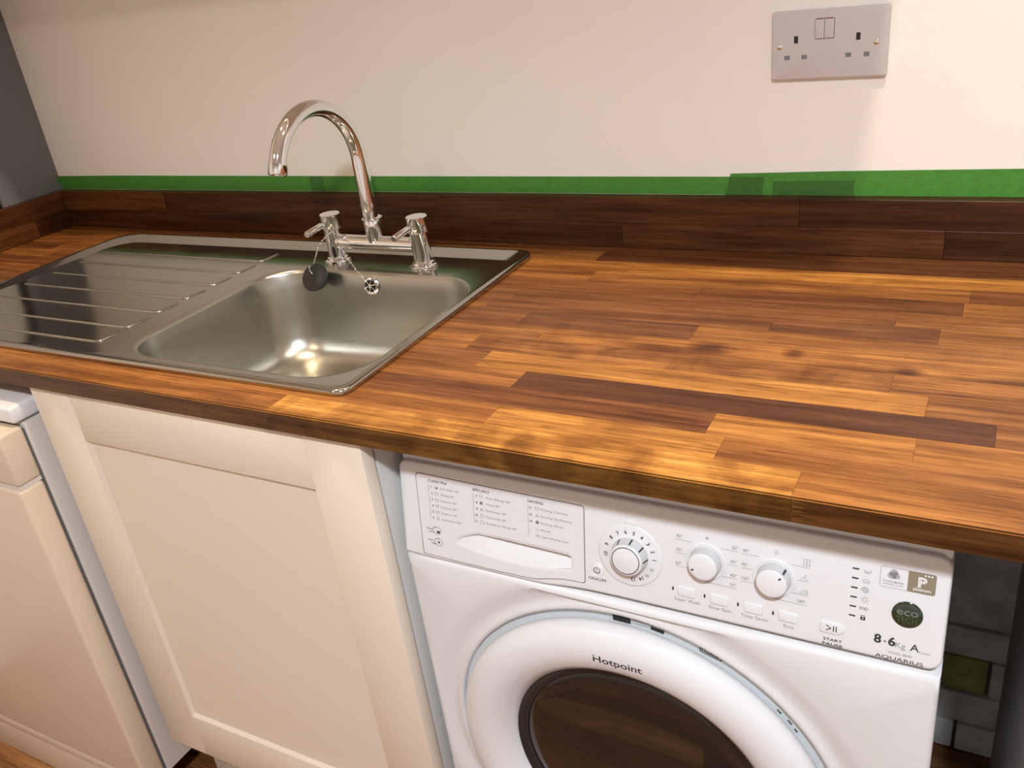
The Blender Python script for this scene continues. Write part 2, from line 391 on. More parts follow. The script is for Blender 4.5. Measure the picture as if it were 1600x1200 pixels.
t2 = thing('masking_tape', 'wider strip of green masking tape below the socket with dark overlaps', 'tape', (0.5, 0, ZU))
prism('tape_strip', [(0.140, ZU+0.0004), (WX1, ZU+0.0004), (WX1, 1.0300), (0.53, 1.0288), (0.30, 1.0265), (0.1494, 1.0234)], -0.0016, -0.0011, M_green, t2)
prism('overlap', [(0.141, ZU+0.0005), (0.196, ZU+0.0005), (0.198, 1.0186), (0.1485, 1.0186)], -0.0019, -0.00162, M_green2, t2)
prism('overlap', [(0.2095, ZU+0.0005), (0.322, ZU+0.0005), (0.322, 1.0135), (0.2110, 1.0125)], -0.0019, -0.00162, M_green2, t2)

# ------------------------------------------------------------------ socket
sk = thing('wall_socket', 'pale double switched wall socket above the worktop', 'socket', (0.283, 0, 1.196))
SX, SZ, SA = 0.210, 1.2391, -0.0095
def sw(u, v): return (SX+u*math.cos(SA)-v*math.sin(SA), SZ+u*math.sin(SA)+v*math.cos(SA))
def plate(name, u0, u1, v0, v1, r, y0, y1, mat, parent, bev=0.0):
    o = rrect(u0, u1, v0, v1, r, 4); rings = []
    levels = [(0, y1), (0, y0+bev), (bev*0.3, y0+bev*0.3), (bev, y0)] if bev > 0 else [(0, y1), (0, y0)]
    for ins, y in levels:
        q = rrect(u0+ins, u1-ins, v0+ins, v1-ins, max(r-ins, 0.0002), 4)
        rings.append([Vector((sw(a, b)[0], y, sw(a, b)[1])) for a, b in q])
    bm = bmesh.new(); loft(bm, rings, True, True, True)
    return link(name, bm_done(bm, name, True, 30), mat, parent)
plate('back_plate', 0, 0.146, -0.086, 0, 0.003, -0.0088, -0.0001, M_sock, sk, 0.002)
for u in (0.0615, 0.0735):
    rk = plate('rocker_switch', u-0.0058, u+0.0058, -0.0355, -0.0115, 0.001, -0.0112, -0.0088, M_sock, sk, 0.0008)
    plate('red_mark', u-0.0046, u+0.0046, -0.0128, -0.0112, 0.0004, -0.01105, -0.0105, M_red, rk)
plate('switch_surround', 0.0550, 0.0800, -0.0362, -0.0106, 0.002, -0.0090, -0.0087, M_grey, sk)
for cu in (0.0316, 0.1095):
    plate('earth_slot', cu-0.0026, cu+0.0026, -0.0400, -0.0310, 0.0003, -0.0090, -0.0087, M_black, sk)
    for d in (-0.0112, 0.0112):
        plate('pin_slot', cu+d-0.0036, cu+d+0.0036, -0.0605, -0.0550, 0.0003, -0.0090, -0.0087, M_grey, sk)
for u in (0.0105, 0.1320):
    x, z = sw(u, -0.0435)
    lathe_obj('screw', (x, -0.0088, z), (0, -1, 0), [(0.0036, 0), (0.0036, 0.0006), (0.0026, 0.0014), (0.0004, 0.0016)], M_chrome, sk, 16)

# ------------------------------------------------------------------ sink
snk = thing('sink', 'stainless steel inset sink with ribbed drainer and single bowl', 'sink', (-0.64, -0.33, H))
SX0, SX1, SY0, SY1 = -1.131, -0.150, -0.5845, -0.0777
def ring(l, rgt, f, bk, z, rad):      # the rim stands a little higher along the back
    return [Vector((a, b, z+max(0.0, z-H-0.0019)*0.42*max(0.0, min(1.0, (b-SY1+0.055)/0.05)))) for a, b in rrect(SX0+l, SX1-rgt, SY0+f, SY1-bk, rad, 8)]
RO = [0.020, 0.020, 0.050, 0.020]
bm = bmesh.new()
rings = [ring(0.0008, .0008, .0008, .0008, H+0.0003, RO), ring(0, 0, 0, 0, H+0.0018, RO), ring(0, 0, 0, 0, H+0.0056, RO), ring(.0012, .0012, .0012, .0012, H+0.0076, RO), ring(.0030, .0035, .0035, .0028, H+0.0083, RO),
         ring(.008, .0075, .0075, .0050, H+0.0082, [.018, .020, .05, .018]), ring(.012, .0098, .0098, .0072, H+0.0077, [.018, .022, .055, .018]),
         ring(.024, .0145, .0145, .0285, H+0.0018, [.018, .030, .060, .018]), ring(.028, .0160, .0160, .0330, H+0.0012, [.018, .030, .060, .018])]
BX0, BX1, BY0, BY1, BR = -0.594, -0.179, -0.5466, -0.197, 0.075
ZD = H+0.0012
def bring(ins, z, rad):
    return [Vector((a, b, z)) for a, b in rrect(BX0+ins, BX1-ins, BY0+ins, BY1-ins, rad, 8)]
rings += [bring(-0.0075, ZD, BR+.006)]
loft(bm, rings, True, False, False, 0)
br = [bring(-0.0075, ZD, BR+.006), bring(-0.004, ZD-0.0006, BR+.004), bring(-0.0012, ZD-0.0026, BR+.001), bring(0.0006, ZD-0.007, BR), bring(0.004, ZD-0.03, BR-.002), bring(0.010, ZD-0.075, BR-.004),
      bring(0.016, ZD-0.115, BR-.006), bring(0.022, ZD-0.133, BR-.008), bring(0.033, ZD-0.146, BR-.012), bring(0.050, ZD-0.154, BR-.02), bring(0.075, ZD-0.158, BR-.03),
      bring(0.11, ZD-0.160, .035), bring(0.15, ZD-0.1615, .02)]
loft(bm, br, True, False, True, 1)
bmesh.ops.remove_doubles(bm, verts=bm.verts[:], dist=1e-6)
me = bm_done(bm, 'sink_pressing', True, 60); me.materials.append(M_steel); me.materials.append(M_bowl)
o = link('sink_pressing', me, None, snk)
gy = [-0.1740, -0.2350, -0.2955, -0.3560, -0.4160, -0.4765, -0.5300]
for y in gy:
    bm = bmesh.new()
    pth = [(-1.080, y+0.002, ZD-0.0004), (-1.074, y+0.0018, ZD+0.0004), (-0.9, y+0.001, ZD+0.0004), (-0.662, y, ZD+0.0004), (-0.6545, y+0.0012, ZD+0.0004), (-0.6520, y+0.006, ZD+0.0004), (-0.6505, y+0.037, ZD+0.0004), (-0.6503, y+0.042, ZD-0.0004)]
    tube(bm, pth, 0.0019, 10)
    link('drainer_ridge', bm_done(bm, 'drainer_ridge', True, 80), M_steel, snk)
# overflow rosette on the back wall of the bowl
OF = Vector((-0.3930, -0.2015, 0.8915)); OA = Vector((0, -1, 0.12)).normalized()
ov = lathe_obj('overflow', OF, OA, [(0.0155, -0.001), (0.0155, 0.0012), (0.0135, 0.0030), (0.0105, 0.0022), (0.0100, 0.0006)], M_chrome, snk, 28, True, False)
lathe_obj('overflow_hole', OF, OA, [(0.0100, 0.0004), (0.0002, 0.0005)], M_black, ov, 24)
for k in range(3):
    a = math.pi*k/3+0.3; d = Vector((math.cos(a), 0, math.sin(a)))
    d = (d-OA*d.dot(OA)).normalized()
    tube_obj('overflow_bar', [OF+OA*0.002-d*0.0102, OF+OA*0.0026, OF+OA*0.002+d*0.0102], 0.0011, M_chrome, ov, 8)
lathe_obj('overflow_screw', OF+OA*0.002, OA, [(0.0036, 0), (0.0034, 0.0022), (0.0006, 0.003)], M_chrome, ov, 14)

# ------------------------------------------------------------------ mixer tap
ZS = ZD+0.0001
PR, PL = Vector((-0.3180, -0.1485, ZS)), Vector((-0.4980, -0.1455, ZS))
tp = thing('mixer_tap', 'chrome bridge mixer tap with swan neck spout and two levers', 'tap', (-0.408, -0.147, ZS))
for c in (PR, PL):
    lathe_obj('base_flange', c, (0, 0, 1), [(0.0245, 0), (0.0250, 0.0015), (0.0245, 0.004), (0.0205, 0.0055), (0.0195, 0.0085), (0.0165, 0.010)], M_chrome, tp, 36)
    lathe_obj('pillar', c+Vector((0, 0, 0.009)), (0, 0, 1), [(0.0155, 0), (0.0155, 0.048), (0.0150, 0.0485)], M_chrome, tp, 36)
    hd = lathe_obj('handle', c+Vector((0, 0, 0.0578)), (0, 0, 1), [(0.0150, 0), (0.0172, 0.0006), (0.0176, 0.0016), (0.0176, 0.0245), (0.0168, 0.0255), (0.0002, 0.0256)], M_chrome, tp, 36)
    b = c+Vector((-0.004, -0.0150, 0.0690)); d = Vector((-0.10, -1, -0.13)).normalized()
    tube_obj('lever', [b, b+d*0.006, b+d*0.0065, b+d*0.042, b+d*0.0435], [0.0030, 0.0032, 0.0052, 0.0056, 0.0046], M_chrome, hd, 14, 35)
zb = 0.0345
tube_obj('bridge', [PL+Vector((0.010, 0, zb)), PR+Vector((-0.010, 0, zb))], 0.0130, M_chrome, tp, 28)
mid = (PR+PL)/2
lathe_obj('spout_socket', mid+Vector((0, 0, zb+0.004)), (0, 0, 1), [(0.0135, 0), (0.0150, 0.012), (0.0152, 0.024), (0.0146, 0.0243), (0.0146, 0.0250), (0.0156, 0.0254), (0.0158, 0.0400), (0.0150, 0.0412), (0.0115, 0.0414)], M_chrome, tp, 32)
lathe_obj('spout_clip', mid+Vector((0, 0, zb+0.042)), (0, 0, 1), [(0.0120, 0), (0.0172, 0.0004), (0.0172, 0.0020), (0.0120, 0.0026)], M_chrome, tp, 32)
xm = mid.x; y0 = -0.1500; R = 0.0945; cz = 1.0890
pth = [(xm, y0, ZS+zb+0.03), (xm, y0, 1.0), (xm, y0, 1.05), (xm, y0, 1.08)]
for k in range(0, 25):
    a = math.radians(160*k/24); pth.append((xm, y0-R+R*math.cos(a), cz+R*math.sin(a)))
tube_obj('spout', pth, 0.0125, M_chrome, tp, 28)
a = math.radians(160); e = Vector(pth[-1]); td = Vector((0, -math.sin(a), math.cos(a)))
lathe_obj('aerator', e-td*0.004, td, [(0.0125, 0), (0.0136, 0.0006), (0.0136, 0.0150), (0.0126, 0.0165), (0.0095, 0.0165), (0.009, 0.012)], M_chrome, tp, 28)

# plug on its bead chain
pg = thing('sink_plug', 'black rubber sink plug hanging on a bead chain from the tap', 'plug', (-0.505, -0.21, 0.89))
PC = Vector((-0.4925, -0.2150, 0.9035)); PA = Vector((0.05, -0.80, 0.60)).normalized()
lathe_obj('plug', PC-PA*0.004, PA, [(0.0190, 0), (0.0205, 0.002), (0.0245, 0.0105), (0.0248, 0.0125), (0.0235, 0.0140), (0.0160, 0.0142), (0.0135, 0.0150), (0.0005, 0.0155)], M_black, pg, 36)
pe = Vector((-0.4980, -0.2120, 0.9255))
tube_obj('plug_eye', [PC+PA*0.011+Vector((0, 0, .004)), PC+PA*0.019+Vector((0, 0, .009)), PC+PA*0.017+Vector((0, 0, .016)), pe], 0.0011, M_chrome, pg, 8)
cpts = [pe, Vector((-0.5075, -0.190, 0.935)), Vector((-0.5165, -0.166, 0.945)), Vector((-0.511, -0.1585, 0.953)), Vector((-0.500, -0.1635, 0.9600)), Vector((-0.489, -0.1660, 0.9655)), Vector((-0.4830, -0.1640, 0.968)),
        Vector((-0.4765, -0.1690, 0.961)), Vector((-0.462, -0.176, 0.945)), Vector((-0.440, -0.187, 0.928)), Vector((-0.418, -0.199, 0.914)), Vector((-0.402, -0.2045, 0.9035))]
def catmull(P, n):
    out = []
    for i in range(len(P)-1):
        p0, p1, p2, p3 = P[max(i-1, 0)], P[i], P[i+1], P[min(i+2, len(P)-1)]
        for k in range(n):
            t = k/n
            out.append(0.5*((2*p1)+(p2-p0)*t+(2*p0-5*p1+4*p2-p3)*t*t+(3*p1-p0-3*p2+p3)*t**3))
    return out+[P[-1]]
cv = catmull(cpts, 24)
bm = bmesh.new(); acc = 0.0; last = cv[0]
tube(bm, cv[::6], 0.0004, 5)
for q in cv[1:]:
    acc += (q-last).length; last = q
    if acc > 0.0038:
        acc = 0
        bmesh.ops.create_icosphere(bm, subdivisions=1, radius=0.0016, matrix=Matrix.Translation(q))
tag(link('bead_chain', bm_done(bm, 'bead_chain', True, 80), M_chrome, pg), kind='stuff')
tube_obj('chain_peg', [Vector((-0.4845, -0.1560, 0.962)), Vector((-0.4815, -0.1645, 0.968)), Vector((-0.4812, -0.1655, 0.9725))], 0.0013, M_chrome, pg, 8)

# ------------------------------------------------------------------ sink cabinet
cab = thing('sink_cabinet', 'cream base cabinet with framed door under the sink', 'cabinet', (-0.4, -0.3, 0))
X0, X1, Z0, Z1, YD = -0.7011, -0.1032, 0.1655, 0.8790, -0.6277
dr = bpy.data.objects.new('door', None)
bm = bmesh.new(); add_box(bm, X0+0.080, X1-0.080, YD+0.0062, YD+0.016, Z0+0.085, Z1-0.070)
dr = link('door', bm_done(bm, 'door', True), M_cream, cab)
box('stile', X0, X0+0.0855, YD, YD+0.020, Z0, Z1, M_cream, dr, 0.0012, 2)
box('stile', X1-0.0855, X1, YD, YD+0.020, Z0, Z1, M_cream, dr, 0.0012, 2)
def rail(z0, z1, up_):
    bm = bmesh.new(); add_box(bm, X0+0.0858, X1-0.0858, YD+0.0004, YD+0.020, z0, z1, 0.0010, 2)
    return link('rail', bm_done(bm, 'rail', True, 35), M_cream, dr)
rail(Z1-0.0775, Z1, 0); rail(Z0, Z0+0.0915, 1)
# sloped bead round the inside of the frame
def bead(pts):
    bm = bmesh.new(); vs = [bm.verts.new(p) for p in pts]
    for f in ((0, 1, 2, 3), (0, 4, 5, 1), (3, 2, 5, 4), (0, 3, 4), (1, 5, 2)): bm.faces.new([vs[i] for i in f])
    link('frame_bead', bm_done(bm, 'frame_bead', False), M_cream, dr)
xa, xb, za, zt = X0+0.0855, X1-0.0855, Z0+0.0915, Z1-0.0775
bw, yb, yf = 0.0050, YD+0.0061, YD+0.0008
bead([(xa, yf, za), (xb, yf, za), (xb-bw, yb, za+bw), (xa+bw, yb, za+bw), (xa, yb, za), (xb, yb, za)])
bead([(xa, yf, zt), (xa, yf, za), (xa+bw, yb, za+bw), (xa+bw, yb, zt-bw), (xa, yb, zt), (xa, yb, za)])
bead([(xb, yf, za), (xb, yf, zt), (xb-bw, yb, zt-bw), (xb-bw, yb, za+bw), (xb, yb, za), (xb, yb, zt)])
bead([(xb, yf, zt), (xa, yf, zt), (xa+bw, yb, zt-bw), (xb-bw, yb, zt-bw), (xb, yb, zt), (xa, yb, zt)])
box('side_panel', X1-0.0165, X1+0.0005, -0.6035, -0.02, 0.150, H-T-0.0012, M_carc, cab, 0.0006)
box('side_panel', X0+0.0015, X0+0.0185, -0.6035, -0.02, 0.150, H-T-0.0012, M_carc, cab, 0.0006)
box('base_panel', X0+0.0188, X1-0.0168, -0.6035, -0.02, 0.150, 0.168, M_carc, cab)
box('plinth', X0-0.004, X1+0.001, -0.565, -0.548, 0.0005, 0.1495, M_cream, cab, 0.0008)

# ------------------------------------------------------------------ dishwasher
dw = thing('dishwasher', 'white freestanding dishwasher left of the sink cabinet', 'dishwasher', (-1.02, -0.35, 0))
A0, A1 = -1.322, -0.7235
box('body', A0, A1, -0.6430, -0.06, 0.09, 0.824, M_dside, dw, 0.004, 3)
box('top_panel', A0, A1, -0.6560, -0.06, 0.8270, 0.8545, M_white, dw, 0.006, 3)
dd = box('door', A0+0.001, A1, -0.6885, -0.6475, 0.0920, 0.7300, M_dwhite, dw, 0.006, 3)
box('door_liner', A0+0.004, A1-0.004, -0.6475, -0.6432, 0.10, 0.815, M_seam, dd)
box('control_fascia', A0+0.001, A1, -0.6860, -0.6470, 0.7365, 0.8225, M_dwhite, dd, 0.005, 3)
box('fascia_joint', A0+0.003, A1-0.003, -0.6845, -0.648, 0.7295, 0.737, M_dside, dd)
box('door_trim', A0+0.0012, A1-0.0003, -0.6893, -0.660, 0.0905, 0.1150, M_dwhite, dd, 0.003)
box('plinth', A0+0.002, A1-0.002, -0.6830, -0.64, 0.0005, 0.0885, M_dwhite, dw, 0.002)

# ------------------------------------------------------------------ end panel at the right
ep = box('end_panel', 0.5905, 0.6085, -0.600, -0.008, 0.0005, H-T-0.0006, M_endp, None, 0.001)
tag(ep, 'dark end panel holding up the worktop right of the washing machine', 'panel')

# ------------------------------------------------------------------ washing machine
WX, WY = -0.0921, -0.6015
wm = thing('washing_machine', 'white front loading washing machine under the right of the worktop', 'washing machine', (WX+0.2975, -0.3, 0))
bm = bmesh.new()
rg = []
for ins, y in ((0.0, -0.045), (0.0, -0.5700)):
    rg.append([Vector((a, y, b)) for a, b in rrect(WX+0.0035, WX+0.5915, 0.012, 0.826, 0.006, 4)])
loft(bm, rg, True, True, True)
link('body', bm_done(bm, 'body', True, 35), M_white, wm)
box('top_lid', WX+0.001, WX+0.594, -0.5745, -0.045, 0.8265, 0.8480, M_white, wm, 0.005, 3)
for fx in (WX+0.05, WX+0.545):
    for fy in (-0.53, -0.09): lathe_obj('foot', (fx, fy, 0.0), (0, 0, 1), [(0.02, 0), (0.02, 0.008), (0.010, 0.010), (0.010, 0.0119)], M_black, wm, 16)
# front panel with a round dished opening
DC = Vector((0.1885, 0.0, 0.4490)); NA = 96
FX0, FX1, FZ0, FZ1 = WX, WX+0.595, 0.070, 0.7120
def rect_pt(a):
    c, s = math.cos(a), math.sin(a)
    k = min(((FX1-DC.x)/c if c > 1e-9 else ((FX0-DC.x)/c if c < -1e-9 else 9)), ((FZ1-DC.z)/s if s > 1e-9 else ((FZ0-DC.z)/s if s < -1e-9 else 9)))
    return DC.x+c*k, DC.z+s*k
angs = [2*math.pi*i/NA for i in range(NA)]
for c in ((FX0, FZ0), (FX0, FZ1), (FX1, FZ0), (FX1, FZ1)):
    a = math.atan2(c[1]-DC.z, c[0]-DC.x) % (2*math.pi)
    i = min(range(NA), key=lambda j: abs(angs[j]-a)); angs[i] = a
def rr(ins, y):
    out = []
    for a in angs:
        x, z = rect_pt(a)
        x = min(max(x, FX0+ins), FX1-ins); z = min(max(z, FZ0+ins), FZ1-ins); out.append(Vector((x, y, z)))
    return out
def cc(rad, y): return [Vector((DC.x+rad*math.cos(a), y, DC.z+rad*math.sin(a))) for a in angs]
bm = bmesh.new()
def mixr(f, y):
    A, B = rr(0.007, y), cc(0.252, y)
    out = []
    for p, q in zip(A, B):
        if (p-DC).length < 0.252: q = p.copy()
        out.append(p.lerp(q, f))
    return out
def cl(rad, y):
    out = []
    for a in angs:
        x, z = rect_pt(a); d = math.hypot(x-DC.x, z-DC.z)-0.008
        k = min(rad, d); out.append(Vector((DC.x+k*math.cos(a), y, DC.z+k*math.sin(a))))
    return out
loft(bm, [rr(0, -0.5705), rr(0, WY+0.006), rr(0.0015, WY+0.002), rr(0.006, WY), cl(0.283, WY), cl(0.276, WY+0.0008), cl(0.268, WY+0.0032), cl(0.260, WY+0.0056), cl(0.2535, WY+0.0060), cl(0.249, WY+0.0042),
          cl(0.2455, WY+0.0034), cc(0.2420, WY+0.0046), cc(0.2408, WY+0.0075), cc(0.2404, WY+0.0135)], True, False, False)
link('front_panel', bm_done(bm, 'front_panel', True, 50), M_white, wm)
bm = bmesh.new(); loft(bm, [cc(0.2406, WY+0.0125), cc(0.226, WY+0.0127), cc(0.190, WY+0.0129), cc(0.14, WY+0.0266)], True, False, True)
rc = link('door_recess', bm_done(bm, 'door_recess', True), M_recess, wm)
ax = Vector((0, -1, 0)); DY = Vector((DC.x, WY, DC.z))
dor = lathe_obj('porthole_door', DY, ax, [(0.2100, -0.012), (0.2250, -0.0105), (0.2318, -0.004), (0.2328, 0.001), (0.2322, 0.0060), (0.2290, 0.0120), (0.2225, 0.0175), (0.2130, 0.0212), (0.2020, 0.0228), (0.1910, 0.0218),
                                          (0.1805, 0.0180), (0.1720, 0.0120), (0.1665, 0.0060), (0.1635, 0.0020), (0.1615, -0.0015), (0.1600, -0.0060)], M_white, wm, 96, False, False, 60)
lathe_obj('gasket', DY, ax, [(0.1606, -0.0040), (0.1590, -0.0030), (0.1560, -0.0050), (0.1520, -0.0075), (0.1480, -0.0070), (0.146, -0.010)], M_black, dor, 96, False, False, 60)
lathe_obj('glass', DY, ax, [(0.1475, -0.0085), (0.1440, -0.0060), (0.1300, -0.0045), (0.100, -0.0030), (0.06, -0.0022), (0.001, -0.0020)], M_glass, dor, 96, False, True, 60)

# control panel: local frame u (mm, along x), v (mm, up the sloping face), w (mm, out of the face)
PO = Vector((WX, WY, 0.7155)); PV = Vector((0, 0.0215, 0.123)).normalized(); PN = Vector((1, 0, 0)).cross(PV)
def pw(u, v, w=0.0): return PO+Vector((u, 0, 0))/1000+PV*(v/1000)+PN*(w/1000)
outline = []
def arc(cu, cv_, r, a0, a1, n=8):
    for k in range(n+1):
        a = math.radians(a0+(a1-a0)*k/n); outline.append((cu+r*math.cos(a), cv_+r*math.sin(a)))
for u, v in [(0.0, -1.0), (40, -2.3), (90, -2.3), (140, -2.3), (175, -2.2), (190, -1.6), (205, 0.2), (222, 2.2), (245, 3.9), (275, 4.6), (330, 4.6), (420, 4.6), (520, 4.6)]: outline.append((u, v))
arc(595-13, 4.6+13, 13, -90, 0); arc(595-14, 122-14, 14, 0, 90); outline += [(450, 122), (300, 122), (150, 122)]; arc(12, 122-12, 12, 90, 180)
outline += [(0, 80), (0, 40)]
def offset(pl, d):
    n = len(pl); out = []
    for i in range(n):
        a, b, c = Vector(pl[i-1]), Vector(pl[i]), Vector(pl[(i+1) % n])
        e1, e2 = (b-a).normalized(), (c-b).normalized()
        n1, n2 = Vector((-e1.y, e1.x)), Vector((-e2.y, e2.x)); nn = (n1+n2)
        nn = nn/max(0.5, nn.length_squared/2) if nn.length > 1e-6 else n1
        out.append((b.x+nn.x*d, b.y+nn.y*d))
    return out
rec = [(70, 27), (84, 37.5), (105, 46.0), (140, 46.5), (185, 45.5), (220, 44.5), (226, 42.5), (226.5, 28), (224.5, 24.5), (205, 20.5), (180, 17.5), (150, 16.5), (115, 19), (85, 23.5)]
bm = bmesh.new()
loft(bm, [[pw(u, v, w) for u, v in offset(outline, d)] for d, w in ((0.4, -26), (0.0, -6), (0.2, -3.6), (0.8, -1.7), (1.9, -0.55), (3.2, -0.1), (4.6, 0.0))], True, True, False)
bm.verts.ensure_lookup_table()
ho = [bm.verts.new(pw(u, v, 0.0)) for u, v in offset(rec, -1.5)]
ho_e = [bm.edges.new((ho[i], ho[(i+1) % len(ho)])) for i in range(len(ho))]
hb = [bm.verts.new(pw(u, v, -14.0)) for u, v in offset(rec, -1.5)]
bm.faces.new(hb)
for i in range(len(ho)): bm.faces.new((ho[i], hb[i], hb[(i+1) % len(hb)], ho[(i+1) % len(ho)]))
ou_e = [e for e in bm.edges if len(e.link_faces) == 1 and e not in ho_e]
bmesh.ops.triangle_fill(bm, use_beauty=True, use_dissolve=False, edges=ho_e+ou_e)
cpn = link('control_panel', bm_done(bm, 'control_panel', True, 50), M_white, wm)
# dark gap under the control panel
def ribbon(bm, pts, wd, w=0.12, closed=False):
    n = len(pts); L_, R2 = [], []
    for i, p in enumerate(pts):
        p = Vector(p)
        a = Vector(pts[i-1]) if (i > 0 or closed) else None; c = Vector(pts[(i+1) % n]) if (i < n-1 or closed) else None
        e1 = (p-a).normalized() if a is not None else None; e2 = (c-p).normalized() if c is not None else None
        if e1 is None: e1 = e2
        if e2 is None: e2 = e1
        nn = Vector((-e1.y-e2.y, e1.x+e2.x)); nn = nn/max(0.6, nn.length_squared/2) if nn.length > 1e-6 else Vector((-e1.y, e1.x))
        q = p+nn*wd/2; r2 = p-nn*wd/2
        L_.append(bm.verts.new(pw(q.x, q.y, w))); R2.append(bm.verts.new(pw(r2.x, r2.y, w)))
    for i in range(n if closed else n-1):
        j = (i+1) % n; bm.faces.new((R2[i], R2[j], L_[j], L_[i]))
def strokes(name, lists, wd, mat, parent, w=0.12):
    bm = bmesh.new()
    for l in lists:
        cl_ = len(l) > 2 and l[0] == l[-1]
        ribbon(bm, l[:-1] if cl_ else l, wd, w, cl_)
    return link(name, bm_done(bm, name, False), mat, parent)
def circ(cu, cv_, r, a0=0, a1=360, n=20, ry=None):
    pts = [(cu+r*math.cos(math.radians(a0+(a1-a0)*k/n)), cv_+(ry or r)*math.sin(math.radians(a0+(a1-a0)*k/n))) for k in range(n+1)]
    if abs(a1-a0) == 360: pts[-1] = pts[0]
    return pts
def rpoly(name, pts, mat, parent, w0=0.0, w1=0.12):
    bm = bmesh.new(); loft(bm, [[pw(u, v, w) for u, v in pts] for w in (w0, w1)], True, True, True)
    return link(name, bm_done(bm, name, False), mat, parent)
def bevelled(name, pts, hgt, mat, parent, ins=0.8, base=-0.2):
    bm = bmesh.new()
    loft(bm, [[pw(u, v, w) for u, v in offset(pts, d)] for d, w in ((0, base), (0, hgt*0.6), (ins*0.4, hgt*0.9), (ins, hgt))], True, True, True)
    return link(name, bm_done(bm, name, True, 50), mat, parent)
# text
_probe = {}
def text_mesh(s, bold=0.0):
    c = bpy.data.curves.new('t', 'FONT'); c.body = s; c.offset = bold; c.resolution_u = 3
    o = bpy.data.objects.new('t', c); COL.objects.link(o)
    bpy.context.view_layer.update()
    me = bpy.data.meshes.new_from_object(o.evaluated_get(bpy.context.evaluated_depsgraph_get()))
    bpy.data.objects.remove(o); bpy.data.curves.remove(c); return me
capm = text_mesh('H'); CAPH = max(v.co.y for v in capm.vertices)
def label(s, u, v, width, cap, mat=None, parent=None, bold=0.0, w=0.13, rot=0.0, center=False, tf=None, name='lettering'):
    """s printed with its baseline's left end at (u, v); width and cap height in mm"""
    me = text_mesh(s, bold); xs = [q.co.x for q in me.vertices]; a, b = min(xs), max(xs)
    sx = width/(b-a) if width else cap/CAPH; sy_ = cap/CAPH
    c, sn = math.cos(math.radians(rot)), math.sin(math.radians(rot))
    for q in me.vertices:
        x, y = (q.co.x-a)*sx, q.co.y*sy_
        if center: x -= (b-a)*sx/2; y -= cap/2
        uu, vv = u+x*c-y*sn, v+x*sn+y*c
        q.co = tf(uu, vv) if tf else pw(uu, vv, w)
    me.materials.clear()
    return link(name, me, mat or M_ink, parent or cpn)

# detergent drawer
dpts = []
def darc(cu, cv_, r, a0, a1, n=5):
    for k in range(n+1):
        a = math.radians(a0+(a1-a0)*k/n); dpts.append((cu+r*math.cos(a), cv_+r*math.sin(a)))
dpts += [(28.0, 3.2), (80, 2.2), (130, 2.2), (168, 2.6), (182, 4.0), (196, 7.6), (212, 11.0), (228, 12.4)]
darc(237.5, 15.9, 3.5, -90, 0); darc(237.5, 102, 3.5, 0, 90); dpts += [(130, 106.6)]; darc(29.5, 103.5, 5.0, 90, 172)
strokes('drawer_seam', [dpts+[dpts[0]]], 0.9, M_seam, cpn, 0.06)
def inside_d(u, v):
    best = 1e9; ins = False; n = len(rec)
    for i in range(n):
        x1, y1 = rec[i]; x2, y2 = rec[(i+1) % n]
        if (y1 > v) != (y2 > v) and u < (x2-x1)*(v-y1)/(y2-y1)+x1: ins = not ins
        t = max(0, min(1, ((u-x1)*(x2-x1)+(v-y1)*(y2-y1))/((x2-x1)**2+(y2-y1)**2)))
        best = min(best, math.hypot(u-x1-t*(x2-x1), v-y1-t*(y2-y1)))
    return best if ins else -best
bm = bmesh.new(); NU, NV = 170, 90; grid = {}
du = offset(dpts, 0.6)
ulo, uhi = min(q[0] for q in du), max(q[0] for q in du)
def vspan(u):
    vs = []
    n = len(du)
    for i in range(n):
        x1, y1 = du[i]; x2, y2 = du[(i+1) % n]
        if (x1-u)*(x2-u) <= 0 and abs(x1-x2) > 1e-9: vs.append(y1+(y2-y1)*(u-x1)/(x2-x1))
    return min(vs), max(vs)
for i in range(NU+1):
    u = ulo+0.02+(uhi-ulo-0.04)*i/NU; a, b = vspan(u)
    for j in range(NV+1):
        v = a+(b-a)*j/NV; d = inside_d(u, v)
        if d > 0:
            s = min(1, d/2.6); dep = (s*s*(3-2*s))
            # the hollow is deepest along its upper edge and fades out to the left
            fade = max(0, min(1, (u-68)/70)); t_ = max(0, min(1, (v-17)/26.0)); t_ = t_*t_*(3-2*t_)
            w_ = 0.5-dep*fade*(1.2+9.0*t_)
        else: w_ = 0.5
        grid[i, j] = bm.verts.new(pw(u, v, w_))
for i in range(NU):
    for j in range(NV): bm.faces.new((grid[i, j], grid[i+1, j], grid[i+1, j+1], grid[i, j+1]))
me = bm_done(bm, 'detergent_drawer', True, 80)
drw = link('detergent_drawer', me, M_white, wm)
WD = 0.62
def dl(*a, **k): return label(*a, parent=drw, w=WD, **k)
dl('CLEAN Plus', 41.5, 99.6, 26.5, 3.1, bold=0.012); dl('SPECIALS', 102.5, 98.8, 22, 3.1, bold=0.015); dl('DRYING', 173.5, 97.6, 19, 3.1, bold=0.015)
c1 = ['Anti Stain 40°', 'Whites 60°', 'Cottons 90°', 'Cottons 60°', 'Cottons 40°', 'Synthetics 60°']
w1 = [27, 20, 22.5, 22.5, 22.5, 28]
for i, (s, wd) in enumerate(zip(c1, w1)):
    v = 92.0-7.9*i
    dl(str(i+1), 45.3, v, None, 2.7, bold=0.02); dl(s, 57.6, v, wd, 2.6, mat=M_grey)
c2 = ['Anti Allergy 60°', 'Wool 40°', 'Delicates 30°', 'Fastwash 30\'', 'Ready to Wear 45\'']; w2 = [33, 19, 27, 26, 39]
